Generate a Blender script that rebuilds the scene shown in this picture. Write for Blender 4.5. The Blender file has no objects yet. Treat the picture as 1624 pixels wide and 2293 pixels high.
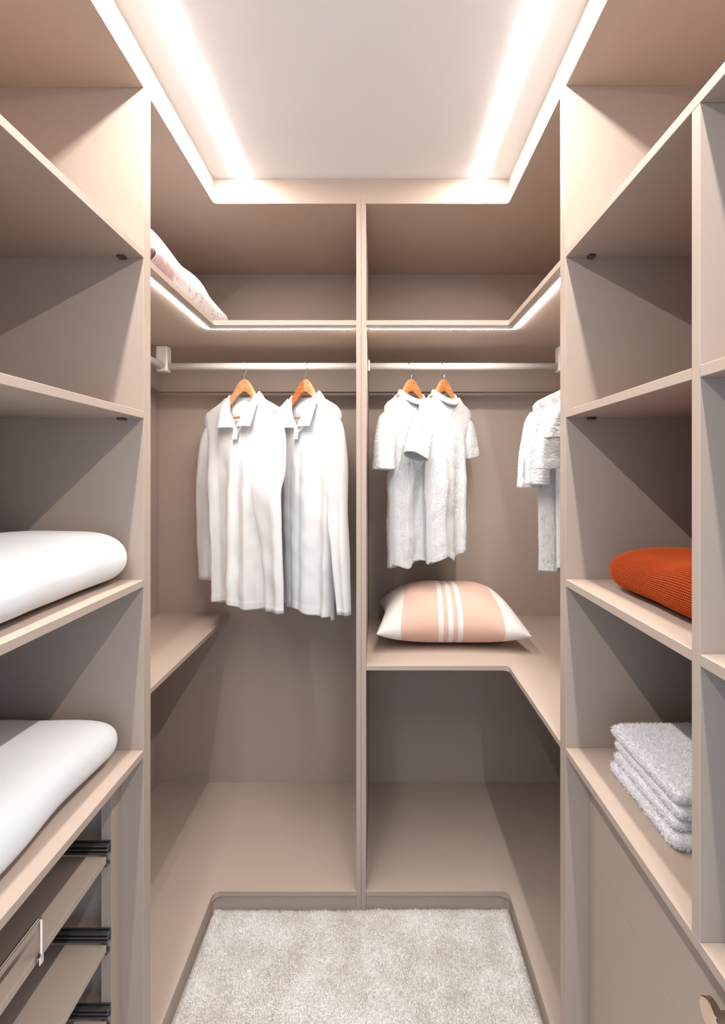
import bpy, bmesh, math, random
import numpy as np
from mathutils import Vector, Matrix

C = bpy.context.scene.collection
S = bpy.context.scene
random.seed(7); RNG = np.random.default_rng(11)

# ------------------------------------------------------------------ camera
EYE = 1.58                      # eye height above the rug
F = 1050.0                      # focal length in pixels of the 1624 x 2293 frame
cam = bpy.data.cameras.new('camera'); camo = bpy.data.objects.new('camera', cam); C.objects.link(camo)
camo.location = (0, 0, EYE); camo.rotation_euler = (math.pi/2, 0, 0)
cam.sensor_fit = 'VERTICAL'; cam.sensor_height = 24.0; cam.sensor_width = 24.0
cam.lens = 24.0*F/2293.0
cam.shift_x = -(845-812)/2293.0
cam.shift_y = -(1146.5-1062)/2293.0
cam.clip_start = 0.02
S.camera = camo

# ------------------------------------------------------------------ world, exposure
w = bpy.data.worlds.new('world'); S.world = w; w.use_nodes = True
w.node_tree.nodes['Background'].inputs[0].default_value = (0.50, 0.72, 1.0, 1)   # daylight of the open room behind the camera
w.node_tree.nodes['Background'].inputs[1].default_value = 0.85
S.view_settings.view_transform = 'Standard'; S.view_settings.look = 'None'
S.view_settings.gamma = 1.0; S.view_settings.use_curve_mapping = False
S.view_settings.exposure = 1.04
S.cycles.use_denoising = True
S.cycles.max_bounces = 10; S.cycles.diffuse_bounces = 7; S.cycles.glossy_bounces = 4
S.cycles.sample_clamp_indirect = 6.0
S.cycles.caustics_reflective = False; S.cycles.caustics_refractive = False
CEIL_LED = 90.0
SHELF_LED = 64.0
LED_RGB = (1.0, 0.96, 0.915, 1)

# ------------------------------------------------------------------ materials
def nodes_of(m):
    m.use_nodes = True
    return m.node_tree.nodes, m.node_tree.links
def mat(name, rgb, rough=0.5, metal=0.0, spec=0.4, sheen=0.0, bump=None, vary=None):
    m = bpy.data.materials.new(name); N, L = nodes_of(m); b = N['Principled BSDF']
    b.inputs['Base Color'].default_value = (*rgb, 1); b.inputs['Roughness'].default_value = rough
    b.inputs['Metallic'].default_value = metal; b.inputs['Specular IOR Level'].default_value = spec
    if sheen: b.inputs['Sheen Weight'].default_value = sheen; b.inputs['Sheen Roughness'].default_value = 0.5
    tc = N.new('ShaderNodeTexCoord')
    if vary:
        sc, amt = vary
        n = N.new('ShaderNodeTexNoise'); n.inputs['Scale'].default_value = sc; n.inputs['Detail'].default_value = 3
        L.new(tc.outputs['Object'], n.inputs['Vector'])
        r = N.new('ShaderNodeMix'); r.data_type = 'RGBA'
        r.inputs['A'].default_value = (*[c*(1-amt) for c in rgb], 1); r.inputs['B'].default_value = (*[min(1, c*(1+amt)) for c in rgb], 1)
        L.new(n.outputs['Fac'], r.inputs['Factor']); L.new(r.outputs['Result'], b.inputs['Base Color'])
    if bump:
        sc, st, dist = bump
        n = N.new('ShaderNodeTexNoise'); n.inputs['Scale'].default_value = sc; n.inputs['Detail'].default_value = 2
        L.new(tc.outputs['Object'], n.inputs['Vector'])
        bp = N.new('ShaderNodeBump'); bp.inputs['Strength'].default_value = st; bp.inputs['Distance'].default_value = dist
        L.new(n.outputs['Fac'], bp.inputs['Height']); L.new(bp.outputs['Normal'], b.inputs['Normal'])
    return m
BOARD = mat('cashmere_lacquer_board', (0.43, 0.342, 0.283), 0.5, spec=0.22, vary=(3.0, 0.012))
PAINT = mat('white_ceiling_paint', (0.80, 0.80, 0.80), 0.85, spec=0.2, bump=(60, 0.05, 0.001))
WALLP = mat('wall_paint', (0.62, 0.56, 0.51), 0.9, spec=0.2)
FLOORM = mat('floor_screed', (0.42, 0.39, 0.36), 0.8, vary=(6, 0.1))
RAILM = mat('cream_powder_coated_rail', (0.64, 0.60, 0.555), 0.35, spec=0.5)
METAL = mat('zinc_slide_metal', (0.20, 0.21, 0.22), 0.32, metal=0.9)
PINM = mat('dark_shelf_pin_metal', (0.16, 0.12, 0.10), 0.3, metal=0.8)
CHROME = mat('polished_chrome_wire', (0.80, 0.78, 0.76), 0.16, metal=1.0)
BRONZE = mat('polished_champagne_metal', (0.80, 0.62, 0.50), 0.10, metal=1.0)
ALU = mat('led_profile_aluminium', (0.82, 0.80, 0.78), 0.4, metal=0.3)
POLO = mat('white_cotton_jersey', (0.675, 0.665, 0.655), 0.92, spec=0.15, sheen=0.15, bump=(900, 0.12, 0.0006))
TERRY = mat('white_boucle_knit', (0.675, 0.665, 0.655), 0.95, spec=0.1, sheen=0.25, bump=(330, 0.75, 0.003))
BLANKET = mat('white_fleece', (0.82, 0.82, 0.82), 0.95, spec=0.1, sheen=0.2, bump=(420, 0.45, 0.0014))
TOWELM = mat('pale_lilac_white_towel_pile', (0.84, 0.82, 0.835), 0.95, spec=0.1, sheen=0.2)
SATIN = mat('dusty_pink_satin', (0.66, 0.44, 0.41), 0.35, spec=0.5, sheen=0.2)
TAGM = mat('navy_neck_print', (0.03, 0.04, 0.10), 0.8)

def emis(name, rgb, strength):
    m = bpy.data.materials.new(name); N, L = nodes_of(m); N.remove(N['Principled BSDF'])
    e = N.new('ShaderNodeEmission'); e.inputs[0].default_value = rgb; e.inputs[1].default_value = strength
    L.new(e.outputs[0], N['Material Output'].inputs[0]); return m
LED_C = emis('ceiling_led_diffuser', LED_RGB, CEIL_LED)
LED_S = emis('shelf_led_diffuser', LED_RGB, SHELF_LED)

def wood_mat(name, c1, c2, rot):
    m = bpy.data.materials.new(name); N, L = nodes_of(m); b = N['Principled BSDF']
    b.inputs['Roughness'].default_value = 0.38; b.inputs['Coat Weight'].default_value = 0.2
    tc = N.new('ShaderNodeTexCoord'); mp = N.new('ShaderNodeMapping')
    mp.inputs['Scale'].default_value = (14, 60, 60); mp.inputs['Rotation'].default_value = (0, rot, 0)
    n = N.new('ShaderNodeTexNoise'); n.inputs['Scale'].default_value = 1.6; n.inputs['Detail'].default_value = 5; n.inputs['Distortion'].default_value = 0.6
    r = N.new('ShaderNodeValToRGB'); r.color_ramp.elements[0].position = 0.35; r.color_ramp.elements[1].position = 0.7
    r.color_ramp.elements[0].color = (*c1, 1); r.color_ramp.elements[1].color = (*c2, 1)
    L.new(tc.outputs['Object'], mp.inputs[0]); L.new(mp.outputs[0], n.inputs['Vector']); L.new(n.outputs['Fac'], r.inputs[0]); L.new(r.outputs[0], b.inputs['Base Color'])
    return m
WOOD = wood_mat('beech_hanger', (0.42, 0.19, 0.08), (0.60, 0.32, 0.155), 0.5)
WOODR = wood_mat('reddish_beech_hanger', (0.36, 0.075, 0.018), (0.56, 0.20, 0.07), 0.9)
WOODO = wood_mat('orange_beech_hanger', (0.40, 0.14, 0.05), (0.54, 0.23, 0.095), 0.4)

def cushion_mat():
    m = bpy.data.materials.new('peach_herringbone_with_white_stripes'); N, L = nodes_of(m); b = N['Principled BSDF']
    b.inputs['Roughness'].default_value = 0.92; b.inputs['Specular IOR Level'].default_value = 0.15; b.inputs['Sheen Weight'].default_value = 0.15
    uv = N.new('ShaderNodeUVMap'); sp = N.new('ShaderNodeSeparateXYZ'); L.new(uv.outputs[0], sp.inputs[0])
    def M(op, a, bb=None, c=None):
        n = N.new('ShaderNodeMath'); n.operation = op
        for i, v in enumerate((a, bb, c)):
            if v is None: continue
            if isinstance(v, (int, float)): n.inputs[i].default_value = v
            else: L.new(v, n.inputs[i])
        return n.outputs[0]
    u, v = sp.outputs[0], sp.outputs[1]
    # herringbone: zigzag lines, columns of 1/52 of the width
    k = 83.0
    tri = M('PINGPONG', M('MULTIPLY', u, k), 1.0)
    ph = M('ADD', M('MULTIPLY', v, 76.0), M('MULTIPLY', tri, 1.1))
    z = M('GREATER_THAN', M('FRACT', ph), 0.5)
    mix = N.new('ShaderNodeMix'); mix.data_type = 'RGBA'
    mix.inputs['A'].default_value = (0.58, 0.27, 0.185, 1); mix.inputs['B'].default_value = (0.70, 0.55, 0.45, 1)
    L.new(z, mix.inputs['Factor'])
    # white areas
    white = M('GREATER_THAN', M('ABSOLUTE', M('SUBTRACT', u, 0.497)), 0.338)
    for cu in (0.423, 0.487, 0.551):
        white = M('MAXIMUM', white, M('LESS_THAN', M('ABSOLUTE', M('SUBTRACT', u, cu)), 0.0165))
    mx = N.new('ShaderNodeMix'); mx.data_type = 'RGBA'; L.new(white, mx.inputs['Factor'])
    L.new(mix.outputs['Result'], mx.inputs['A']); mx.inputs['B'].default_value = (0.70, 0.66, 0.61, 1)
    L.new(mx.outputs['Result'], b.inputs['Base Color'])
    bp = N.new('ShaderNodeBump'); bp.inputs['Strength'].default_value = 0.35; bp.inputs['Distance'].default_value = 0.0012
    n = N.new('ShaderNodeTexNoise'); n.inputs['Scale'].default_value = 500
    tc = N.new('ShaderNodeTexCoord'); L.new(tc.outputs['Object'], n.inputs['Vector'])
    L.new(M('ADD', M('MULTIPLY', z, 0.5), n.outputs['Fac']), bp.inputs['Height']); L.new(bp.outputs['Normal'], b.inputs['Normal'])
    return m
CUSH = cushion_mat()

def knit_mat():
    m = bpy.data.materials.new('burnt_orange_waffle_knit'); N, L = nodes_of(m); b = N['Principled BSDF']
    b.inputs['Roughness'].default_value = 0.9; b.inputs['Specular IOR Level'].default_value = 0.15
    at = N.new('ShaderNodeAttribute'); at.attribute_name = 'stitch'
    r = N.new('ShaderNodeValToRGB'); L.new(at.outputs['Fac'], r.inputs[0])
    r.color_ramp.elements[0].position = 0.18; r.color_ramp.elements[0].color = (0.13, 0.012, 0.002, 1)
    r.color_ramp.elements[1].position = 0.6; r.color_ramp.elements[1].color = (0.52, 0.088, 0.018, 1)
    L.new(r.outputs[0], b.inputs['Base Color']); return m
KNIT = knit_mat()

def pillow_mat():
    m = bpy.data.materials.new('white_pillow_with_faint_pink_sprigs'); N, L = nodes_of(m); b = N['Principled BSDF']
    b.inputs['Roughness'].default_value = 0.6; b.inputs['Sheen Weight'].default_value = 0.1
    tc = N.new('ShaderNodeTexCoord'); n = N.new('ShaderNodeTexNoise'); n.inputs['Scale'].default_value = 26; n.inputs['Detail'].default_value = 6; n.inputs['Distortion'].default_value = 2.2
    L.new(tc.outputs['Object'], n.inputs['Vector'])
    r = N.new('ShaderNodeValToRGB'); L.new(n.outputs['Fac'], r.inputs[0])
    r.color_ramp.elements[0].position = 0.36; r.color_ramp.elements[0].color = (0.60, 0.50, 0.49, 1)
    r.color_ramp.elements[1].position = 0.46; r.color_ramp.elements[1].color = (0.78, 0.75, 0.745, 1)
    L.new(r.outputs[0], b.inputs['Base Color']); return m
PILLOWM = pillow_mat()

def rug_mat():
    m = bpy.data.materials.new('ivory_rug_pile'); N, L = nodes_of(m); b = N['Principled BSDF']
    b.inputs['Roughness'].default_value = 0.95; b.inputs['Specular IOR Level'].default_value = 0.1
    tc = N.new('ShaderNodeTexCoord')
    n = N.new('ShaderNodeTexNoise'); n.inputs['Scale'].default_value = 7; n.inputs['Detail'].default_value = 3
    L.new(tc.outputs['Object'], n.inputs['Vector'])
    r = N.new('ShaderNodeValToRGB'); L.new(n.outputs['Fac'], r.inputs[0])
    r.color_ramp.elements[0].position = 0.35; r.color_ramp.elements[0].color = (0.72, 0.68, 0.64, 1)
    r.color_ramp.elements[1].position = 0.62; r.color_ramp.elements[1].color = (0.84, 0.815, 0.79, 1)
    n2 = N.new('ShaderNodeTexNoise'); n2.inputs['Scale'].default_value = 380; n2.inputs['Detail'].default_value = 1
    L.new(tc.outputs['Object'], n2.inputs['Vector'])
    mx = N.new('ShaderNodeMix'); mx.data_type = 'RGBA'; mx.blend_type = 'MULTIPLY'; mx.inputs['Factor'].default_value = 0.55
    r2 = N.new('ShaderNodeValToRGB'); r2.color_ramp.elements[0].position = 0.32; r2.color_ramp.elements[0].color = (0.74, 0.72, 0.70, 1)
    r2.color_ramp.elements[1].position = 0.58; r2.color_ramp.elements[1].color = (1, 1, 1, 1)
    L.new(n2.outputs['Fac'], r2.inputs[0]); L.new(r.outputs[0], mx.inputs['A']); L.new(r2.outputs[0], mx.inputs['B'])
    L.new(mx.outputs['Result'], b.inputs['Base Color']); return m
RUGM = rug_mat()

# ------------------------------------------------------------------ helpers
def tag(o, label=None, cat=None, group=None, kind=None):
    if label: o['label'] = label
    if cat: o['category'] = cat
    if group: o['group'] = group
    if kind: o['kind'] = kind
    return o
def thing(name, label, cat, loc=(0, 0, 0), rz=0.0, group=None):
    o = bpy.data.objects.new(name, None); C.objects.link(o); o.empty_display_size = 0.05
    o.location = loc; o.rotation_euler = (0, 0, rz)
    return tag(o, label, cat, group)
def link(name, me, m, parent=None, smooth=False):
    if m: me.materials.append(m)
    if smooth: me.shade_smooth()
    o = bpy.data.objects.new(name, me); C.objects.link(o)
    if parent: o.parent = parent
    return o
def wloc(p):                      # world offset of a parent chain without rotation
    v = Vector((0, 0, 0))
    while p: v += p.location; p = p.parent
    return v
def from_bm(name, bm, m, parent=None, smooth=False):
    bmesh.ops.recalc_face_normals(bm, faces=bm.faces)
    me = bpy.data.meshes.new(name); bm.to_mesh(me); bm.free(); return link(name, me, m, parent, smooth)
def arrays(name, V, Fq, m, parent=None, smooth=True, uv=None, attr=None):
    V = np.ascontiguousarray(V, dtype=np.float32); Fq = np.ascontiguousarray(Fq, dtype=np.int32)
    me = bpy.data.meshes.new(name); n, k = Fq.shape
    me.vertices.add(len(V)); me.vertices.foreach_set('co', V.ravel())
    me.loops.add(n*k); me.loops.foreach_set('vertex_index', Fq.ravel())
    me.polygons.add(n); me.polygons.foreach_set('loop_start', np.arange(0, n*k, k, dtype=np.int32))
    me.update(calc_edges=True)
    if uv is not None:
        l = me.uv_layers.new(name='UVMap'); l.data.foreach_set('uv', np.ascontiguousarray(uv[Fq.ravel()], dtype=np.float32).ravel())
    if attr is not None:
        a = me.attributes.new('stitch', 'FLOAT', 'POINT'); a.data.foreach_set('value', attr.astype(np.float32))
    me.validate()
    return link(name, me, m, parent, smooth)
def bm_box(bm, a, b, bev=0.0008):
    x0, y0, z0 = a; x1, y1, z1 = b
    r = bmesh.ops.create_cube(bm, size=1.0)
    bmesh.ops.scale(bm, verts=r['verts'], vec=(abs(x1-x0), abs(y1-y0), abs(z1-z0)))
    bmesh.ops.translate(bm, verts=r['verts'], vec=((x0+x1)/2, (y0+y1)/2, (z0+z1)/2))
    if bev:
        es = list({e for v in r['verts'] for e in v.link_edges})
        bmesh.ops.bevel(bm, geom=es, offset=bev, segments=1, affect='EDGES', profile=0.5)
def board(name, a, b, parent=None, m=None, bev=0.0008):       # a, b: opposite corners in world space
    off = wloc(parent) if parent else Vector((0, 0, 0))
    bm = bmesh.new(); bm_box(bm, Vector(a)-off, Vector(b)-off, bev)
    return from_bm(name, bm, m or BOARD, parent)
def prism(name, poly, z0, z1, parent=None, m=None, bev=0.0008):
    off = wloc(parent) if parent else Vector((0, 0, 0))
    bm = bmesh.new()
    lo = [bm.verts.new((x-off.x, y-off.y, z0-off.z)) for x, y in poly]
    hi = [bm.verts.new((x-off.x, y-off.y, z1-off.z)) for x, y in poly]
    n = len(poly); bm.faces.new(lo[::-1]); bm.faces.new(hi)
    for i in range(n): bm.faces.new((lo[i], lo[(i+1) % n], hi[(i+1) % n], hi[i]))
    if bev: bmesh.ops.bevel(bm, geom=[e for e in bm.edges if abs(e.verts[0].co.z-e.verts[1].co.z) < 1e-6], offset=bev, segments=1, affect='EDGES', profile=0.5)
    return from_bm(name, bm, m or BOARD, parent)
def fillet(cx, cy, r, a0, a1, n=8):
    return [(cx+r*math.cos(a0+(a1-a0)*i/n), cy+r*math.sin(a0+(a1-a0)*i/n)) for i in range(n+1)]
def tube_np(path, r, seg=14, caps=True):
    P = np.array(path, float); n = len(P); r = np.broadcast_to(np.array(r, float), (n,))
    T = np.gradient(P, axis=0); T /= np.linalg.norm(T, axis=1)[:, None]
    ref = np.array([0, 1, 0.]) if abs(T[0][1]) < 0.9 else np.array([1, 0, 0.])
    V = []
    u = np.cross(T[0], ref); u /= np.linalg.norm(u)
    for i in range(n):
        u = u-T[i]*u.dot(T[i]); u /= np.linalg.norm(u); v = np.cross(T[i], u)
        a = np.linspace(0, 2*math.pi, seg, endpoint=False)
        V.append(P[i]+r[i]*(np.cos(a)[:, None]*u+np.sin(a)[:, None]*v))
    V = np.concatenate(V)
    Fq = [(i*seg+j, i*seg+(j+1) % seg, (i+1)*seg+(j+1) % seg, (i+1)*seg+j) for i in range(n-1) for j in range(seg)]
    return V, Fq, n, seg
def tube(name, path, r, m, parent=None, seg=14):
    off = np.array(wloc(parent)) if parent else np.zeros(3)
    V, Fq, n, seg = tube_np(path, r, seg); V = V-off
    me = bpy.data.meshes.new(name)
    me.from_pydata(V.tolist(), [], [tuple(f) for f in Fq]+[tuple(range(seg))[::-1], tuple(range((n-1)*seg, n*seg))])
    me.update(); return link(name, me, m, parent, True)
def snoise(P, freq, seed, n=7):    # smooth sum-of-sines noise in about -1..1
    g = np.random.default_rng(seed); out = 0
    for k in range(n):
        d = g.normal(size=3); d /= np.linalg.norm(d); out = out+np.sin((P@d)*freq*g.uniform(0.6, 1.5)+g.uniform(0, 6.28))
    return out/math.sqrt(n)
def ring_faces(nr, ns, closed=True):
    i = np.arange(nr-1)[:, None]; j = np.arange(ns if closed else ns-1)[None, :]
    a = i*ns+j; b = i*ns+(j+1) % ns
    return np.stack([a, b, b+ns, a+ns], -1).reshape(-1, 4)
def normals_of(P, ns_shape):       # normals of a (rows, cols, 3) grid
    dv = np.gradient(P, axis=0); du = np.gradient(P, axis=1); n = np.cross(du, dv)
    return n/(np.linalg.norm(n, axis=2)[:, :, None]+1e-9)
def tufts(pos, nor, length, width, seed, lean=0.6):
    g = np.random.default_rng(seed); n = len(pos)
    d = nor+lean*g.normal(size=(n, 3)); d /= np.linalg.norm(d, axis=1)[:, None]
    s = np.cross(d, g.normal(size=(n, 3))); s /= np.linalg.norm(s, axis=1)[:, None]
    L = length*g.uniform(0.55, 1.2, n)[:, None]; Wd = width*g.uniform(0.7, 1.2, n)[:, None]
    bend = L*0.35*g.normal(size=(n, 3))
    A = pos-s*Wd; B = pos+s*Wd; M1 = pos+d*L*0.6+s*Wd*0.9; M2 = pos+d*L*0.6-s*Wd*0.9; T = pos+d*L+bend
    V = np.stack([A, B, M1, M2, T], 1).reshape(-1, 3)
    i = np.arange(n)[:, None]*5
    Ft = np.concatenate([i+np.array([0, 1, 2]), i+np.array([0, 2, 3]), i+np.array([3, 2, 4])])
    return V, Ft

# ------------------------------------------------------------------ dimensions (metres; z above the rug)
XL, XR, D1 = -0.5926, 0.4760, 1.700
XLW, XRW, YB = -1.0725, 0.985, 2.303
def Z(r): return EYE+r
ZC = Z(1.0734); ZT0, ZT1 = Z(0.981), Z(0.999)
ZH0, ZH1 = Z(0.5405), Z(0.5586)
ZB1 = Z(-1.512); ZB0 = ZB1-0.018
FLOOR = 0.0
YN = -0.75                        # the ceiling strips run past the camera to here
YL, YRN = -0.13, 0.0               # near ends of the left and right units
PL0, PL1, PL2 = 1.190, 1.2078, 1.226          # left pair of end panels
PR0, PR1, PR2 = 1.184, 1.2018, 1.220          # right pair
MX0, MX1, MX2, MX3 = -0.0761, -0.0586, -0.0580, -0.0405   # the two middle panels

# ------------------------------------------------------------------ structure
def st(o): o['kind'] = 'structure'; return o
st(board('floor', (-1.25, -1.3, -0.06), (1.20, 2.42, -0.012), m=FLOORM, bev=0))
st(board('ceiling', (-1.25, -1.3, ZC), (1.20, 2.42, ZC+0.06), m=PAINT, bev=0))
st(board('wall_back', (-1.25, 2.325, -0.012), (1.20, 2.42, ZC), m=WALLP, bev=0))
st(board('wall_left', (-1.25, YL-0.03, -0.012), (XLW-0.022, 2.325, ZC), m=WALLP, bev=0))
st(board('wall_right', (XRW+0.022, YRN-0.03, -0.012), (1.20, 2.325, ZC), m=WALLP, bev=0))
# fascia closing the gap between top boards and ceiling
FB = 0.003
st(board('trim_1', (XL-FB-0.018, YL-0.018, ZT1), (XL-FB, D1+FB, ZC)))
st(board('trim_2', (XL-FB-0.018, D1+FB, ZT1), (XR+FB+0.018, D1+FB+0.018, ZC)))
st(board('trim_3', (XR+FB, YRN-0.018, ZT1), (XR+FB+0.018, D1+FB, ZC)))

# ------------------------------------------------------------------ ceiling lights
def ceiling_light(x, label):
    t = thing('ceiling_light', label, 'light', (x, D1, ZC))
    board('light_profile', (x-0.0128, YN, ZC-0.0021), (x+0.0128, D1+FB-0.0005, ZC-0.0001), t, ALU, 0)
    bm = bmesh.new(); n = 8; L0, L1 = YN+0.002-D1, FB-0.001
    pts = [(0.0134*math.cos(math.pi*i/n), -0.0022-0.0021*math.sin(math.pi*i/n)) for i in range(n+1)]
    a = [bm.verts.new((p, L0, q)) for p, q in pts]; b = [bm.verts.new((p, L1, q)) for p, q in pts]
    for i in range(n): bm.faces.new((a[i], a[i+1], b[i+1], b[i]))
    bm.faces.new(a); bm.faces.new(b[::-1])
    from_bm('light_diffuser', bm, LED_C, t, True)
ceiling_light(-0.4850, 'long white ceiling light strip left of the aisle, above the polo shirts side')
ceiling_light(0.3640, 'long white ceiling light strip right of the aisle, above the orange knit side')

# ------------------------------------------------------------------ corner wardrobes
R_TOP, R_HAT, R_LOW, R_BASE = 0.012, 0.012, 0.016, 0.024
def l_left(y0, r, xe):            # L-shaped board of the left corner, inner corner rounded
    return [(XLW, y0), (XL, y0)]+fillet(XL+r, D1-r, r, math.pi, math.pi/2)+[(xe, D1), (xe, YB), (XLW, YB)]
def l_right(y0, r, xs):
    return [(XRW, y0), (XRW, YB), (xs, YB), (xs, D1)]+fillet(XR-r, D1-r, r, math.pi/2, 0)+[(XR, y0)]

cl = thing('corner_wardrobe', 'open beige corner wardrobe bay where the long-sleeved polo shirts hang', 'wardrobe', (-0.6, 2.0, 0))
cr = thing('corner_wardrobe', 'open beige corner wardrobe bay with the peach striped cushion on its shelf', 'wardrobe', (0.5, 2.0, 0))
board('end_panel', (XLW, PL1+0.0004, 0), (XL, PL2, ZT1), cl)
board('end_panel', (MX0, D1, 0), (MX1, YB, ZT1), cl)
board('end_panel', (MX2, D1, 0), (MX3, YB, ZT1), cr)
board('end_panel', (XR, PR1+0.0004, 0), (XRW, PR2, ZT1), cr)
prism('top_board', l_left(PL2, R_TOP, MX0), ZT0, ZT1, cl)
prism('top_board', l_right(PR2, R_TOP, MX3), ZT0, ZT1, cr)
prism('upper_shelf', l_left(PL2, R_HAT, MX0), ZH0, ZH1, cl)
prism('upper_shelf', l_right(PR2, R_HAT, MX3), ZH0, ZH1, cr)
board('lower_shelf', (XLW, PL2, Z(-0.699)), (-0.7207, YB, Z(-0.681)), cl)
prism('lower_shelf', l_right(PR2, R_LOW, MX3), Z(-0.7116), Z(-0.6946), cr)
prism('base_board', l_left(PL2, R_BASE, MX0), ZB0, ZB1, cl)
prism('base_board', l_right(PR2, R_BASE, MX3), ZB0, ZB1, cr)
g = 0.004
prism('plinth', [(XL-g-0.016, PL2), (XL-g, PL2)]+fillet(XL+0.02-g, D1-0.02+g, 0.02, math.pi, math.pi/2)+[(MX0, D1+g), (MX0, D1+g+0.016), (XL-g-0.016, D1+g+0.016)], -0.01, ZB0, cl)
prism('plinth', [(XR+g+0.016, PR2), (XR+g+0.016, D1+g+0.016), (MX3, D1+g+0.016), (MX3, D1+g)]+fillet(XR-0.02+g, D1-0.02+g, 0.02, math.pi/2, 0)+[(XR+g, PR2)], -0.01, ZB0, cr)
board('back_panel', (XLW-0.012, YB, 0), (MX1, YB+0.012, ZT1), cl, bev=0)
board('back_panel', (XLW-0.012, PL1+0.001, 0), (XLW, YB, ZT1), cl, bev=0)
board('back_panel', (MX2, YB, 0), (XRW+0.012, YB+0.012, ZT1), cr, bev=0)
board('back_panel', (XRW, PR1+0.001, 0), (XRW+0.012, YB, ZT1), cr, bev=0)
board('back_rail', (XLW, YB-0.018, Z(0.402)), (MX0, YB, ZH0), cl)
board('back_rail', (XLW, PL2, Z(0.402)), (XLW+0.018, YB-0.018, ZH0), cl)
board('back_rail', (MX3, YB-0.018, Z(0.402)), (XRW, YB, ZH0), cr)
board('back_rail', (XRW-0.018, PR2, Z(0.402)), (XRW, YB-0.018, ZH0), cr)
# LED strips under the upper shelves
def led(parent, poly, ):
    p = prism('light_strip', poly, ZH0-0.0045, ZH0-0.0002, parent, LED_S, 0.0)
    p['label'] = 'glowing white light strip under the upper shelf'
def lip(parent, poly):
    o = prism('light_profile', poly, ZH0-0.0075, ZH0-0.0002, parent, ALU, 0.0); o['label'] = 'slim pale metal lip in front of the light strip'
e1, e2 = 0.0175, 0.0198
lip(cl, [(XL-e2, PL2+0.001), (XL-e1, PL2+0.001), (XL-e1, D1+e1), (MX0-0.002, D1+e1), (MX0-0.002, D1+e2), (XL-e2, D1+e2)])
lip(cr, [(XR+e2, PR2+0.001), (XR+e2, D1+e2), (MX3+0.002, D1+e2), (MX3+0.002, D1+e1), (XR+e1, D1+e1), (XR+e1, PR2+0.001)])
o1, o2 = 0.020, 0.036
led(cl, [(XL-o2, PL2+0.002), (XL-o1, PL2+0.002), (XL-o1, D1+o1), (MX0-0.012, D1+o1), (MX0-0.018, D1+o2), (XL-o2, D1+o2)])
led(cr, [(XR+o2, PR2+0.002), (XR+o2, D1+o2), (MX3+0.018, D1+o2), (MX3+0.012, D1+o1), (XR+o1, D1+o1), (XR+o1, PR2+0.002)])
# clothes rails and brackets
YR, ZR = 1.985, Z(0.456)
XKL, XKR = -0.905, 0.785
def rail(parent, name, p0, p1):
    n = 2; P = [tuple(p0[i]+(p1[i]-p0[i])*t for i in range(3)) for t in (0, 0.5, 1)]
    return tube(name, P, 0.0155, RAILM, parent, 24)
rail(cl, 'clothes_rail', (XKL+0.015, YR, ZR), (MX0-0.001, YR, ZR))
rail(cl, 'clothes_rail', (XKL, YR-0.015, ZR), (XKL, PL2+0.001, ZR))
rail(cr, 'clothes_rail', (MX3+0.001, YR, ZR), (XKR-0.015, YR, ZR))
rail(cr, 'clothes_rail', (XKR, YR-0.015, ZR), (XKR, PR2+0.001, ZR))
for par, x in ((cl, XKL), (cr, XKR)):
    off = wloc(par); bm = bmesh.new()
    bm_box(bm, Vector((x-0.024, YR-0.022, Z(0.433)))-off, Vector((x+0.024, YR+0.022, ZH0-0.001))-off, 0.004)
    o = from_bm('rail_bracket', bm, RAILM, par)
for par, x, s in ((cl, MX0, -1), (cr, MX3, 1)):
    bm = bmesh.new(); off = wloc(par)
    bm_box(bm, Vector((x, YR-0.021, ZR-0.023))-off, Vector((x+s*0.010, YR+0.021, ZR+0.024))-off, 0.003)
    from_bm('rail_end_cup', bm, RAILM, par)

# ------------------------------------------------------------------ side shelving units
sl = thing('shelving_unit', 'tall beige open shelving unit on the left with white blankets and pull-out trays', 'shelving', (-0.8, 0.5, 0))
sr = thing('shelving_unit', 'tall beige open shelving unit on the right with orange knit, towels and drawers', 'shelving', (0.7, 0.5, 0))
DL0, DL1 = 0.16, 0.178
board('end_panel', (XLW, PL0, 0), (XL, PL1, ZT1), sl)
board('end_panel', (XLW, YL-0.018, 0), (XL, YL, ZT1), sl)
board('top_board', (XLW, YL, ZT0), (XL, PL0, ZT1), sl)
board('back_panel', (XLW-0.012, YL, 0), (XLW, PL1, ZT1), sl, bev=0)
ls_top = [Z(0.567), Z(0.160), Z(-0.2677), Z(-0.700)]
board('shelf', (XLW, YL, ls_top[0]-0.018), (XL, PL0, ls_top[0]), sl)
board('shelf', (XLW, YL, ls_top[3]-0.018), (XL, PL0, ls_top[3]), sl)
for zt in ls_top[1:3]:
    board('shelf', (XLW, YL, zt-0.018), (XL, PL0, zt), sl)
board('base_board', (XLW, YL, ZB0), (XL, PL0, ZB1), sl); board('plinth', (XL-0.022, YL, -0.01), (XL-0.004, PL0, ZB0), sl)
board('divider', (XLW, DL0, ZB1), (XL-0.058, DL1, ls_top[3]-0.018), sl)
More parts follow.
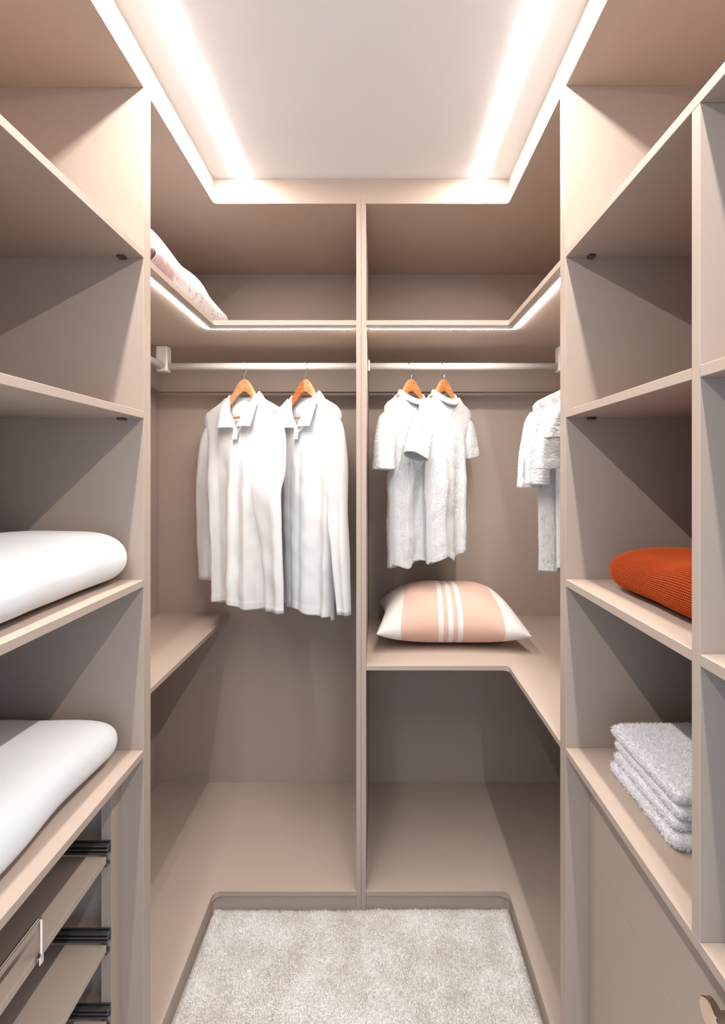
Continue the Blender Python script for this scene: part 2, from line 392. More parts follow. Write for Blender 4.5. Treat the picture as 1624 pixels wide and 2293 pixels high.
# posts carrying the tray slides
board('slide_post', (-0.676, 1.147, ZB1), (-0.650, PL0, ls_top[3]-0.018), sl)
board('slide_post', (XLW, 1.147, ZB1), (XLW+0.05, PL0, ls_top[3]-0.018), sl)
board('slide_post', (-0.676, DL1, ZB1), (-0.650, DL1+0.043, ls_top[3]-0.018), sl)
for i, zr in enumerate((-0.9245, -1.138, -1.322)):
    zt = Z(zr)
    tr = board('pull_out_tray', (XLW+0.03, DL1+0.056, zt-0.017), (-0.655, 1.134, zt), sl)
    for s, (ya, yb) in enumerate(((1.134, 1.147), (DL1+0.043, DL1+0.056))):
        bm = bmesh.new(); off = wloc(tr)
        d = 1 if s == 0 else -1
        yo = yb if s == 0 else ya       # post side
        bm_box(bm, Vector((XLW+0.06, min(yo, yo-d*0.003), zt+0.0005))-off, Vector((-0.6505, max(yo, yo-d*0.003), zt+0.030))-off, 0.0005)
        for k, zz in enumerate((0.0020, 0.0110, 0.0205)):
            bm_box(bm, Vector((XLW+0.06, min(yo-d*0.003, yo-d*0.0125), zt+zz))-off, Vector((-0.6515-0.0015*(k == 1), max(yo-d*0.003, yo-d*0.0125), zt+zz+0.0062))-off, 0.0014)
        bm_box(bm, Vector((-0.668, min(yo-d*0.001, yo-d*0.013), zt-0.026))-off, Vector((-0.6525, max(yo-d*0.001, yo-d*0.013), zt-0.0175))-off, 0.001)
        sd = from_bm('slide', bm, METAL, tr); sd['label'] = 'dark grey metal telescopic slide'
    if i == 0:                         # low polished gallery on the upper tray
        x = -0.650; y0, y1 = 0.906, 0.30
        za, zb = zt-0.018, zt+0.072; r = 0.0036; c = 0.012
        P = [(x, y0, za-0.001)]
        P += [(x, y0, za+(zb-c-za)*t) for t in (0.3, 0.6, 1)]
        P += [(x, y0-c+c*math.cos(a), zb-c+c*math.sin(a)) for a in np.linspace(0.2, math.pi/2, 6)]
        P += [(x, y0-c+(y1-y0+2*c)*t, zb) for t in (0.02, 0.3, 0.6, 0.98)]
        P += [(x, y1+c-c*math.sin(a), zb-c+c*math.cos(a)) for a in np.linspace(0, math.pi/2, 6)]
        P += [(x, y1, zb-c+(za-zb+c)*t) for t in (0.3, 0.6, 1)]
        gr = tube('gallery_rail', P, r, CHROME, tr, 12); gr['label'] = 'low polished metal rail along the tray front'
        board('rail_clip', (-0.6535, y0-0.008, zt-0.019), (-0.6465, y0+0.0035, zt-0.002), tr, CHROME, 0.001)
# shelf pins
for zt in ls_top[:3]:
    board('shelf_pin', (-0.652, PL0-0.020, zt-0.0245), (-0.634, PL0-0.002, zt-0.0182), sl, PINM, 0.0015)

board('end_panel', (XR, PR0, 0), (XRW, PR1, ZT1), sr)
board('end_panel', (XR, YRN-0.018, 0), (XRW, YRN, ZT1), sr)
board('top_board', (XR, YRN, ZT0), (XRW, PR0, ZT1), sr)
board('back_panel', (XRW, YRN, 0), (XRW+0.012, PR1, ZT1), sr, bev=0)
rs_top = [Z(0.566), Z(0.161), Z(-0.265), Z(-0.691)]
DR0, DR1 = 0.6913, 0.7099
board('shelf', (XR, YRN, rs_top[0]-0.018), (XRW, PR0, rs_top[0]), sr)
board('shelf', (XR, YRN, rs_top[3]-0.018), (XRW, PR0, rs_top[3]), sr)
board('divider', (XR, DR0, rs_top[3]), (XRW, DR1, rs_top[0]-0.018), sr)
for zt in rs_top[1:3]:
    board('shelf', (XR, DR1, zt-0.018), (XRW, PR0, zt), sr); board('shelf', (XR, 0.0, zt-0.018), (XRW, DR0, zt), sr)
board('base_board', (XR, YRN, ZB0), (XRW, PR0, ZB1), sr); board('plinth', (XR+0.004, YRN, -0.01), (XR+0.022, PR0, ZB0), sr)
for zt in rs_top[:3]:
    board('shelf_pin', (0.528, PR0-0.020, zt-0.0245), (0.545, PR0-0.002, zt-0.0182), sr, PINM, 0.0015)
# drawers
XD = 0.5345; DY0 = 0.236
zs = [rs_top[3]-0.0185, Z(-0.953), Z(-1.1564), Z(-1.386), ZB1]
for i in range(4):
    dr = board('drawer', (XD, DY0, zs[i+1]+0.0007), (XD+0.019, PR0-0.0015, zs[i]-0.0007), sr, bev=0.0)
    # drawer box behind the front
    bm = bmesh.new(); off = wloc(sr); h0, h1 = zs[i+1]+0.02, zs[i]-0.03
    for a, b in (((XD+0.019, DY0+0.02, h0), (XRW-0.03, DY0+0.032, h1)), ((XD+0.019, PR0-0.032, h0), (XRW-0.03, PR0-0.02, h1)),
                 ((XRW-0.042, DY0+0.02, h0), (XRW-0.03, PR0-0.02, h1)), ((XD+0.019, DY0+0.02, h0), (XRW-0.03, PR0-0.02, h0+0.008))):
        bm_box(bm, Vector(a)-off, Vector(b)-off, 0)
    from_bm('drawer_box', bm, BOARD, dr)
    zk = Z(-0.809) if i == 0 else (zs[i]+zs[i+1])/2
    yk = 0.700
    prof = [(0.0, 0.0085), (0.003, 0.0085), (0.004, 0.0065), (0.024, 0.0060), (0.0265, 0.0075), (0.0275, 0.0195), (0.0285, 0.0212), (0.0385, 0.0212), (0.0395, 0.0200), (0.0398, 0.0)]
    seg = 40; V = []
    for d, r in prof:
        for k in range(seg):
            a = 2*math.pi*k/seg; V.append((XD-d-off.x, yk+r*math.cos(a)-off.y, zk+r*math.sin(a)-off.z))
    kb = arrays('knob', np.array(V), ring_faces(len(prof), seg), BRONZE, dr, False)
    kb['label'] = 'round polished champagne metal knob'
    for p in kb.data.polygons: p.use_smooth = True
    kb.data.set_sharp_from_angle(angle=math.radians(35))
board('divider', (XD, DY0-0.020, ZB1), (XRW, DY0-0.002, rs_top[3]-0.018), sr)

# ------------------------------------------------------------------ rug
def rug():
    x0, x1, y1 = XL+0.001, XR-0.001, D1-0.001; y0 = -0.6
    nx, ny = 160, 300
    gx = np.linspace(x0, x1, nx); gy = np.linspace(y0, y1, ny)
    X, Y = np.meshgrid(gx, gy)
    P = np.stack([X, Y, np.zeros_like(X)], -1)
    h = 0.0025*snoise(P.reshape(-1, 3), 9, 3).reshape(X.shape)+0.001*snoise(P.reshape(-1, 3), 60, 5).reshape(X.shape)
    e = np.minimum(np.minimum(X-x0, x1-X), y1-Y); P[..., 2] = 0.006+h-0.010*np.exp(-e/0.006)
    e2 = np.minimum(X-x0, x1-X); P[..., 2] += 0.004*np.exp(-((e2-0.020)/0.010)**2)
    V = P.reshape(-1, 3); bot = V.copy(); bot[:, 2] = -0.0115
    Fq = ring_faces(ny, nx, False)
    per = np.concatenate([np.arange(nx), np.arange(1, ny)*nx+nx-1, (ny-1)*nx+np.arange(nx-2, -1, -1), np.arange(ny-2, 0, -1)*nx])
    nxt = np.roll(per, -1); N0 = len(V)
    side = np.stack([per+N0, nxt+N0, nxt, per], -1)
    o = arrays('rug', np.concatenate([V, bot]), np.concatenate([Fq, side, Fq[:, ::-1]+N0]), RUGM)
    tag(o, 'pale ivory short-pile rug filling the floor between the wardrobe plinths', 'rug')
    # pile
    g = np.random.default_rng(4)
    def samples(n, ya, yb):
        px = g.uniform(x0+0.001, x1-0.001, n); py = g.uniform(ya, yb, n)
        ix = (px-x0)/(x1-x0)*(nx-1); iy = (py-y0)/(y1-y0)*(ny-1)
        z = P[np.clip(iy.round().astype(int), 0, ny-1), np.clip(ix.round().astype(int), 0, nx-1), 2]
        return np.stack([px, py, z-0.001], -1)
    pos = np.concatenate([samples(250000, 1.24, y1-0.001), samples(50000, y0+0.01, 1.24)])
    nor = np.zeros_like(pos); nor[:, 2] = 1
    # pile leans in soft patches, as brushed
    nor[:, 0] += 0.5*snoise(pos, 11, 8); nor[:, 1] += 0.5*snoise(pos, 12, 9)
    V, Ft = tufts(pos, nor, 0.0052, 0.00065, 6, 0.45)
    pl = arrays('pile', V, Ft, RUGM, o, False); pl['kind'] = 'stuff'
rug()

# ------------------------------------------------------------------ soft folded things
def profile_blanket(name, m, x_front, x_back, ya, yb, z0, h, seed, rough=0.003, label='', cat='blanket', group=None, n_s=260, n_y=300,
                    stitch=None, end_r=0.06, front_bulge=0.5, crest=None, folds=1, xrev=False, wavey=0.01, endpow=2.2):
    """A folded textile lying along Y. Cross-section (x depth, z up) is a closed rounded loop swept along Y, closing in at both ends.
    x_front is the aisle side. crest(t) scales height along Y (t 0..1 from ya to yb)."""
    s = np.linspace(0, 1, n_s, endpoint=False)
    a = 2*math.pi*s
    W = abs(x_back-x_front); sg = 1 if x_back > x_front else -1
    # arc-length even rounded rectangle: front side fully round, back side less so
    q = np.linspace(0, 2*math.pi, 4000, endpoint=False)
    ex = 2.0/6.0; cx_ = np.sign(np.cos(q))*np.abs(np.cos(q))**(2/ (2.6+W/h*0.9)); cz_ = np.sign(np.sin(q))*np.abs(np.sin(q))**(2/2.25)
    px = cx_*W/2; pz = cz_*h/2
    dl = np.hypot(np.diff(px, append=px[:1]), np.diff(pz, append=pz[:1])); cum = np.concatenate([[0], np.cumsum(dl)[:-1]])
    tt = s*dl.sum(); px = np.interp(tt, cum, px); pz = np.interp(tt, cum, pz)
    per = dl.sum()
    # along Y: eased so that ends are closed domes
    t = np.linspace(0, 1, n_y); L = yb-ya
    b = 0.5*(1-np.cos(math.pi*t)) if stitch is None else t
    # arc length even along domed end: dome radius end_r
    y = ya+L*b; dist = np.minimum(y-ya, yb-y)
    k = np.clip(dist/end_r, 0, 1); dome = (1-(1-k)**endpow)**(1/endpow)
    # even samples around the dome
    fine = np.linspace(0, 1, 6000); df = np.minimum(fine, 1-fine)*L; kf = np.clip(df/end_r, 0, 1); domef = (1-(1-kf)**endpow)**(1/endpow)
    al = np.concatenate([[0], np.cumsum(np.hypot(np.diff(fine)*L, np.diff(domef)*h/2))]); bb = np.interp(np.linspace(0, al[-1], n_y), al, fine)
    y = ya+L*bb; df = np.minimum(bb, 1-bb)*L; k = np.clip(df/end_r, 0, 1); dome = (1-(1-k)**endpow)**(1/endpow)
    cr_ = crest(bb) if crest else np.ones_like(bb)
    X = np.empty((n_y, n_s)); Zv = np.empty((n_y, n_s)); Yv = np.repeat(y[:, None], n_s, 1)
    sh = np.maximum(dome, 0.001)
    X[:] = px[None, :]*(1-(1-sh[:, None])*min(1, end_r*1.0/(W/2)))
    Zv[:] = (pz[None, :]+h/2)*cr_[:, None]*1.0
    mid = h*0.42*cr_[:, None]
    Zv = mid+(Zv-mid)*sh[:, None]
    xc = (x_front+x_back)/2
    P = np.stack([xc-sg*(-X), Yv, Zv+z0], -1) if sg > 0 else np.stack([xc-X, Yv, Zv+z0], -1)
    # keep the front (aisle) side where asked: px>0 is the back when sg>0
    flat = P.reshape(-1, 3)
    nrm = normals_of(P, None); c = P.mean((0, 1)); flip = np.sign(((P-c)*nrm).sum(2)); nrm = nrm*np.where(flip == 0, 1, flip)[..., None]
    amp = rough*snoise(flat, 16, seed)+0.45*rough*snoise(flat, 42, seed+1)
    amp = amp.reshape(n_y, n_s); low = np.clip((P[..., 2]-z0)/(0.25*h), 0, 1); amp = amp*low
    P = P+nrm*amp[..., None]
    st_ = None
    if stitch:
        pitch = stitch; U = (s*per)[None, :]; 
        Vv = (al[-1]*np.linspace(0, 1, n_y))[:, None]
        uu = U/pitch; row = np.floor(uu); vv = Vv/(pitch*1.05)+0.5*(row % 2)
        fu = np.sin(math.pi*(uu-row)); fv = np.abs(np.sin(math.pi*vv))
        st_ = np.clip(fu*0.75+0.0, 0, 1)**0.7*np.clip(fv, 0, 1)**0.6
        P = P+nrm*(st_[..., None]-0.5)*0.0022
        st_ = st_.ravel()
    P[..., 2] = np.maximum(P[..., 2], z0+0.0004)
    Fq = ring_faces(n_y, n_s); NV = n_y*n_s
    V = P.reshape(-1, 3); V = np.concatenate([V, P[0].mean(0)[None], P[-1].mean(0)[None]])
    j = np.arange(n_s); capf = np.concatenate([np.stack([j, (j+1) % n_s, np.full(n_s, NV), np.full(n_s, NV)], -1)])
    tris0 = np.stack([(j+1) % n_s, j, np.full(n_s, NV)], -1); tris1 = np.stack([(n_y-1)*n_s+j, (n_y-1)*n_s+(j+1) % n_s, np.full(n_s, NV+1)], -1)
    quads = np.concatenate([np.stack([Fq[:, 0], Fq[:, 1], Fq[:, 2]], -1), np.stack([Fq[:, 0], Fq[:, 2], Fq[:, 3]], -1), tris0, tris1])
    if sg < 0: quads = quads[:, ::-1]
    base = np.array([xc, (ya+yb)/2, z0])
    if st_ is not None: st_ = np.concatenate([st_, [0.5, 0.5]])
    o = arrays(name, V-base, quads, m, None, True, attr=st_); o.location = base
    tag(o, label, cat, group)
    return o, P, nrm

LT2, LT3 = ls_top[2], ls_top[3]
profile_blanket('folded_blanket', BLANKET, -0.612, -1.02, 0.36, 1.182, LT2+0.0006, 0.132, 21, 0.003,
                'thick folded white blanket on the left unit shelf above the other one', 'blanket', 'white blankets on the left shelves',
                end_r=0.055, crest=lambda t: 1.0+0.03*np.sin(t*9+0.5)-0.06*np.clip((t-0.80)/0.2, 0, 1))
profile_blanket('folded_blanket', BLANKET, -0.630, -1.03, 0.36, 1.172, LT3+0.0006, 0.120, 33, 0.003,
                'folded white blanket on the left unit shelf just above the pull-out trays', 'blanket', 'white blankets on the left shelves',
                end_r=0.065, crest=lambda t: 1.02+0.02*np.sin(t*7+2.2)-0.14*np.clip((t-0.75)/0.25, 0, 1))
RT2, RT3 = rs_top[2], rs_top[3]
profile_blanket('folded_knit', KNIT, 0.531, 0.90, 0.715, 1.118, RT2+0.0006, 0.100, 45, 0.004,
                'folded burnt orange waffle-knit throw on the right unit shelf', 'knitwear', None, n_s=1290, n_y=860,
                stitch=0.0043, end_r=0.070, crest=lambda t: 0.98+0.07*np.sin(t*6.0+0.3)-0.05*np.clip((t-0.8)/0.2, 0, 1), endpow=2.0)

# stack of towels
zt = RT3+0.0006
tow = [(0.541, 0.855, 1.093, 0.027, 'bottom towel of the fluffy white stack, its fold sticking out furthest'),
       (0.549, 0.866, 1.090, 0.023, 'second towel from the bottom of the fluffy white stack'),
       (0.555, 0.862, 1.098, 0.024, 'third towel from the bottom of the fluffy white stack'),
       (0.552, 0.864, 1.108, 0.028, 'top towel of the fluffy white stack on the right shelf')]
for i, (xf, ya, yb, h, lab) in enumerate(tow):
    o, P, nrm = profile_blanket('folded_towel', TOWELM, xf, xf+0.30, ya, yb, zt, h, 60+i, 0.0006, lab, 'towel', 'fluffy white towels stacked on the right shelf',
                                n_s=150, n_y=90, end_r=0.012)
    g_ = np.random.default_rng(70+i)
    Pf = P.reshape(-1, 3); Nf = nrm.reshape(-1, 3)
    vis = (Pf[:, 0] < xf+0.26) & (Pf[:, 2] > zt+0.0015)
    idx = np.nonzero(vis)[0]
    # even spread by area
    idx = g_.choice(idx, 42000)
    pos = Pf[idx]+g_.normal(size=(len(idx), 3))*0.0009
    V, Ft = tufts(pos-Nf[idx]*0.0008, Nf[idx], 0.0048, 0.0005, 80+i, 0.5)
    p = arrays('pile', V-np.array(o.location), Ft, TOWELM, o, False); p['kind'] = 'stuff'
    zt += h+0.0006

# ------------------------------------------------------------------ cushion
def cushion():
    cx, cy, zs_ = 0.300, 2.028, Z(-0.598); hw, hd = 0.297, 0.228
    n = 150; u = np.sin(np.linspace(-math.pi/2, math.pi/2, n)); U, Vv = np.meshgrid(u, u)
    P0 = np.stack([U, Vv, 0*U], -1).reshape(-1, 3)
    X = hw*U*(1-0.10*(1-Vv**2)**1.2); Y = hd*Vv*(1-0.09*(1-U**2)**1.2)
    prof = (np.clip(1-np.abs(U)**3.2, 0, 1)**0.62)*(np.clip(1-np.abs(Vv)**2.6, 0, 1)**0.55)
    wr = snoise(P0, 6, 91).reshape(U.shape); edge = np.clip(1-prof, 0, 1)
    droop = 0.020*(np.abs(U)**3*np.abs(Vv)**3)
    top = 0.128*prof*(1+0.04*wr)+0.004*wr*edge
    bot = -0.096*prof**0.8
    zt_ = zs_-droop+top; zb = zs_-droop+bot+0.004*wr*edge
    zb = np.maximum(zb, Z(-0.6940)); zt_ = np.maximum(zt_, zb)
    A = np.stack([X, Y, zt_], -1); B = np.stack([X, Y, zb], -1)
    V = np.concatenate([A.reshape(-1, 3), B.reshape(-1, 3)]); Fq = ring_faces(n, n, False); N0 = n*n
    def arcv(Zs):
        d = np.sqrt(np.diff(Y, axis=0)**2+np.diff(Zs, axis=0)**2); return np.concatenate([np.zeros((1, n)), np.cumsum(d, axis=0)])/0.46
    va, vb = arcv(zt_), arcv(zb)
    uv = np.concatenate([np.stack([U*0.5+0.5, va], -1).reshape(-1, 2), np.stack([U*0.5+0.5, -vb], -1).reshape(-1, 2)])
    V[:, 2] -= Z(-0.6946)
    o = arrays('cushion', V, np.concatenate([Fq, Fq[:, ::-1]+N0]), CUSH, None, True, uv=uv)
    o.location = (cx, cy, Z(-0.6946)); o.rotation_euler = (0, 0, math.radians(-1.5))
    bm = bmesh.new(); bm.from_mesh(o.data); bmesh.ops.remove_doubles(bm, verts=bm.verts, dist=0.00005); bm.to_mesh(o.data); bm.free()
    tag(o, 'plump peach herringbone cushion with white ends and three white stripes', 'cushion')
cushion()

# ------------------------------------------------------------------ pillow in the upper left niche
def pillow():
    o, P, nrm = profile_blanket('wrapped_pillow', PILLOWM, -0.612, -1.04, 1.262, 1.995, ZH1+0.0006, 0.146, 101, 0.0045,
        'white pillow with faint pink sprigs lying on the upper shelf of the left corner', 'pillow', None, n_s=200, n_y=240, end_r=0.07,
        crest=lambda t: 1.0-0.10*t+0.02*np.sin(14*t), endpow=2.6)
    # dusty pink satin lining folded out at its lower front
    nu, nv = 60, 30; u = np.linspace(0, 1, nu)[None, :]; v = np.linspace(0, 1, nv)[:, None]
    y = 1.245+(0.150-0.035*np.abs(v-0.45)**1.5*2)*u+0*v
    top = 0.064*(1-0.75*np.clip((u-0.55)/0.45, 0, 1)**2); zz = ZH1+0.002+v*top
    x = -0.617+0.030*np.sin(math.pi*np.clip(v*0.85+0.1, 0, 1))*(1-u**6*0.8)+0.0035*np.sin(u*24+v*6)*np.sin(math.pi*v)
    P2 = np.stack([x+0*u, y, zz], -1).reshape(-1, 3)
    l = arrays('satin_lining', P2-np.array(o.location), ring_faces(nv, nu, False), SATIN, o)
    l['label'] = 'dusty pink satin lining folded out at one corner'
    md = l.modifiers.new('thick', 'SOLIDIFY'); md.thickness = 0.002
pillow()

# ------------------------------------------------------------------ hangers and garments
def hanger(loc, rz, label, wood_l, wood_r, z_apex, bar=True, half=0.210):
    """origin at the rail axis; local x runs along the hanger."""
    t = thing('clothes_hanger', label, 'hanger', loc, rz, 'wooden clothes hangers')
    za = z_apex-loc[2]                       # top of the wooden arch
    R = 0.0185
    P = [(R*math.cos(a), 0, R*math.sin(a)+0.0005) for a in np.linspace(math.radians(205), math.radians(-18), 22)]
    P += [(0.0150, 0, -0.013), (0.009, 0, -0.024), (0.003, 0, -0.032), (0.0, 0, -0.040), (0, 0, za-0.012)]
    V, Fq, n, sg = tube_np(P, 0.0021, 8)
    me = bpy.data.meshes.new('hook'); me.from_pydata(V.tolist(), [], [tuple(f) for f in Fq]+[tuple(range(sg)), tuple(range((n-1)*sg, n*sg))]); me.update()
    link('hook', me, CHROME, t, True)['label'] = 'thin chrome wire hook'
    # wooden arms: top edge and bottom edge curves
    xs = np.linspace(0, half, 44)
    kx = [0, .012, .028, .045, .065, .095, .130, .170, half]; kz = [0, -.001, -.009, -.030, -.058, -.091, -.114, -.134, -.150]
    bx = [0, .012, .028, .045, .065, .095, .130, .170, half]; bz = [-.054, -.057, -.066, -.079, -.097, -.124, -.143, -.158, -.166]
    sm = lambda kxx, kzz: np.convolve(np.pad(np.interp(xs, kxx, kzz), 3, mode='edge'), np.ones(7)/7, 'valid')
    top = sm(kx, kz); botm = sm(bx, bz)
    for s, wm in ((-1, wood_l), (1, wood_r)):
        ns = 16; Vs = []
        for i, x in enumerate(xs):
            c = (top[i]+botm[i])/2; hh = (top[i]-botm[i])/2; th = 0.0065+0.0015*(x/half)
            yb = -0.020*(x/0.205)**1.6         # arms sweep forward
            for k in range(ns):
                a = 2*math.pi*k/ns; ca, sa = math.cos(a), math.sin(a)
                Vs.append((s*x, yb+th*math.copysign(abs(ca)**0.6, ca), za+c+hh*math.copysign(abs(sa)**0.6, sa)))
        Vs = np.array(Vs); fq = ring_faces(len(xs), ns)
        N0 = len(Vs); Vs = np.concatenate([Vs, Vs[-ns:].mean(0)[None]+np.array([[s*0.004, 0, 0]])])
        j = np.arange(ns); cap = np.stack([(len(xs)-1)*ns+j, (len(xs)-1)*ns+(j+1) % ns, np.full(ns, N0)], -1)
        tri = np.concatenate([fq[:, [0, 1, 2]], fq[:, [0, 2, 3]], cap])
        if s < 0: tri = tri[:, ::-1]
        arrays('arm', Vs, tri, wm, t, True)
    if bar:
        V, Fq, n, sg = tube_np([(x, -0.016*abs(x/half), za-0.160) for x in np.linspace(-half+0.012, half-0.012, 9)], 0.0052, 10)
        me = bpy.data.meshes.new('trouser_bar'); me.from_pydata(V.tolist(), [], [tuple(f) for f in Fq]+[tuple(range(sg)), tuple(range((n-1)*sg, n*sg))]); me.update()
        link('trouser_bar', me, wood_r, t, True)
    return t

def sstep(a, b, x):
    t = np.clip((x-a)/(b-a), 0, 1); return t*t*(3-2*t)

def garment(name, loc, rz, label, cat, group, m, zo, p, seed):
    """loc is the rail point; zo the world z of the hanger apex. p: dict of sizes, local z measured down from the apex."""
    t = thing(name, label, cat, loc, rz, group)
    za = zo-loc[2]
    nw, sw = p['neck'], p['sh']                       # half neck width, half shoulder width
    zs0, zs1 = -p['z_neck'], -p['z_sh']               # z at neck point and at shoulder tip
    hemz = -p['hem']; Wb, Wm = p['w_hem'], p['w_arm']
    nr, nc = 170, 360
    a = np.linspace(0, 2*math.pi, nc, endpoint=False)
    ca, sa = np.cos(a), np.sin(a)
    u = np.sign(ca)*np.abs(ca)**0.92
    front = sa > 0                                     # local -y is the front
    v = np.linspace(0, 1, nr)[:, None]**1.15
    ax = np.abs(u)*sw
    xt = np.linspace(0, sw, 200); lt = np.interp(xt, p.get('shx', [0, .065, .085, .130, .170, .205, .225, .240]), p.get('shz', [-.064, -.064, -.078, -.101, -.119, -.136, -.158, -.190]))
    lt = np.convolve(np.pad(lt, 6, mode='edge'), np.ones(13)/13, 'valid'); zs0 = float(np.interp(nw, xt, lt))
    sh = np.interp(ax, xt, lt)                           # shoulder line, just above the hanger arms
    inn = np.clip(1-ax/nw, 0, 1)
    df, db = p['drop_f'], p['drop_b']
    neckf = zs0-df*np.clip(inn*1.15, 0, 1)**p.get('neck_pow', 1.0); neckb = zs0-db*np.sqrt(np.clip(inn, 0, 1))
    ztop = np.where(ax > nw, sh, np.where(front, neckf, neckb))
    zbot = hemz+np.where(front, 0.0, -p.get('back_longer', 0.015))*np.ones(nc)+p.get('hem_wave', 0.006)*np.sin(u*5+seed)-p.get('hem_side', 0.0)*u
    Zg = ztop[None, :]*(1-v)+zbot[None, :]*v
    dz = (zs0-Zg)                                     # distance below the neck
    Wv = sw+(Wm-sw)*sstep(0.06, 0.20, dz)+(Wb-Wm)*sstep(0.15, -hemz, dz)
    X = u[None, :]*Wv
    # depth: thin along the shoulders, fuller below; neck part open
    Dd = 0.017+0.018*np.clip(1-np.abs(u)*sw/(nw*1.5), 0, 1)[None, :]*np.exp(-dz/0.10)+p['depth']*sstep(0.02, 0.35, dz)
    yy = np.sign(sa)*np.abs(sa)**0.55
    Yg = -Dd*yy[None, :]
    # vertical folds
    g = np.random.default_rng(seed)
    fold = 0
    for f_, am in p['folds']:
        ph = g.uniform(0, 6.28); ph2 = g.uniform(0, 6.28); dr = g.uniform(-0.5, 0.5)
        wf = np.sin(f_*u[None, :]+ph+dr*dz*3); wb_ = np.sin(f_*u[None, :]+ph2-dr*dz*3)
        wf = np.sign(wf)*np.abs(wf)**0.8; wb_ = np.sign(wb_)*np.abs(wb_)**0.8
        fold = fold+am*np.where(front[None, :], wf, wb_)
    gate = sstep(0.05, 0.45, dz)*(1-np.abs(u)**8)[None, :]
    Yg = Yg-fold*gate
    fr = np.stack([X, Yg*2, Zg], -1).reshape(-1, 3)
    Yg = Yg+(p.get('wr', 0.0018)*snoise(fr, 30, seed+3)+0.5*p.get('wr', 0.0018)*snoise(fr, 75, seed+4)).reshape(X.shape)*sstep(0, 0.1, dz)
    if p.get('swing'): Yg = Yg+p['swing']*sstep(0.1, 0.9, dz)*u[None, :]
    X = X+p.get('lean', 0)*sstep(0.1, 0.8, dz)
    # forward sweep of the shoulders over the hanger arms
    Yg = Yg-0.020*(np.clip(np.abs(u)*sw/0.205, 0, 1)**1.6)[None, :]*np.exp(-dz/0.25)
    if p['collar'] == 'mock': Yg = Yg+g.normal(size=Yg.shape)*0.0009*sstep(0, 0.05, dz)
    # hem band
    Yg = Yg-np.sign(yy)[None, :]*0.0013*(v > 0.965)
    P = np.stack([X, Yg, Zg+za], -1)
    o = arrays('body', P.reshape(-1, 3), ring_faces(nr, nc)[:, ::-1], m, t)
    md = o.modifiers.new('cloth', 'SOLIDIFY'); md.thickness = p.get('thick', 0.0014); md.offset = 0
    # sleeves
    for s, pts in ((-1, p['sl_l']), (1, p['sl_r'])):
        pts = np.array(pts, float)                    # rows: x, y, z(down from apex, negative), half width, half thickness
        n = 110; k = np.linspace(0, len(pts)-1, n)
        I = np.arange(len(pts)); Q = np.stack([np.interp(k, I, pts[:, c]) for c in range(5)], 1)
        kern = np.ones(13)/13
        for c in range(5): Q[:, c] = np.convolve(np.pad(Q[:, c], 6, mode='edge'), kern, 'valid')
        Q[0] = pts[0]; Q[-1] = pts[-1]
        T = np.gradient(Q[:, :3], axis=0); T /= np.linalg.norm(T, axis=1)[:, None]
        side = np.cross(T, np.array([0, 1., 0])); side /= np.linalg.norm(side, axis=1)[:, None]
        nor = np.cross(side, T)
        mcol = 72; b = np.linspace(0, 2*math.pi, mcol, endpoint=False)
        cb = np.sign(np.cos(b))*np.abs(np.cos(b))**0.9; sb = np.sign(np.sin(b))*np.abs(np.sin(b))**0.8
        G = Q[:, None, :3]+side[:, None, :]*(cb[None, :]*Q[:, 3:4])[..., None]+nor[:, None, :]*(sb[None, :]*Q[:, 4:5])[..., None]
        kk = np.linspace(0, 1, n)[:, None]
        fl = p.get('sl_fold', 0.005)*np.sin(b[None, :]*3+seed+s)*sstep(0.15, 0.5, kk)+0.4*p.get('sl_fold', 0.005)*np.sin(b[None, :]*5+2*s+kk*5)
        fl = fl+p.get('wr', 0.0018)*1.3*snoise(G.reshape(-1, 3), 38, seed+9+s).reshape(fl.shape)
        G = G+nor[:, None, :]*(fl*np.abs(sb)[None, :]*np.sign(sb)[None, :])[..., None]
        if p['collar'] == 'mock': fz = g.normal(size=fl.shape)*0.0009; G = G+nor[:, None, :]*fz[..., None]+side[:, None, :]*(fz*cb[None, :])[..., None]
        G[..., 2] += za
        cuff = p.get('cuff', 0.02); L = np.concatenate([[0], np.cumsum(np.linalg.norm(np.diff(Q[:, :3], axis=0), axis=1))]); cu = (L > L[-1]-cuff)
        G = G+nor[:, None, :]*(0.0012*cu[:, None]*sb[None, :])[..., None]
        e = arrays('sleeve', G.reshape(-1, 3), ring_faces(n, mcol), m, t)
        md = e.modifiers.new('cloth', 'SOLIDIFY'); md.thickness = p.get('thick', 0.0014); md.offset = 0
    # collar
    if p.get('collar') == 'polo':
        nsn = 121; sv = np.linspace(-1, 1, nsn); A = np.abs(sv)*math.pi; sg_ = np.sign(sv)
        xx = np.where(A < math.pi/2, nw*np.sin(A)**0.9, nw*(1-0.84*((A-math.pi/2)/(math.pi/2))**1.15))*sg_
        fy = np.cos(A); y0 = np.where(fy > 0, 0.030*fy, 0.040*fy)
        inn = np.clip(1-np.abs(xx)/nw, 0, 1)
        z0 = np.where(A < math.pi/2, zs0-p['drop_b']*np.clip(np.cos(A), 0, 1), zs0-df*np.clip(inn*1.15, 0, 1))
        N_ = np.stack([xx, y0, z0], -1)
        outv = np.stack([xx/nw, y0/0.035, 0*xx], -1); outv /= np.linalg.norm(outv, axis=1)[:, None]+1e-6
        fs = sstep(0.42, 0.62, np.abs(sv))[:, None]
        f1 = np.clip((np.abs(sv)-0.5)/0.5, 0, 1)[:, None]
        rise = 0.017*(1-f1)+0.003*f1
        R_ = N_+outv*0.006+np.array([0, 0, 1.])*rise+np.array([0, -0.010, 0])*f1
        Fb = R_+outv*0.022+np.array([0, 0, -0.050])
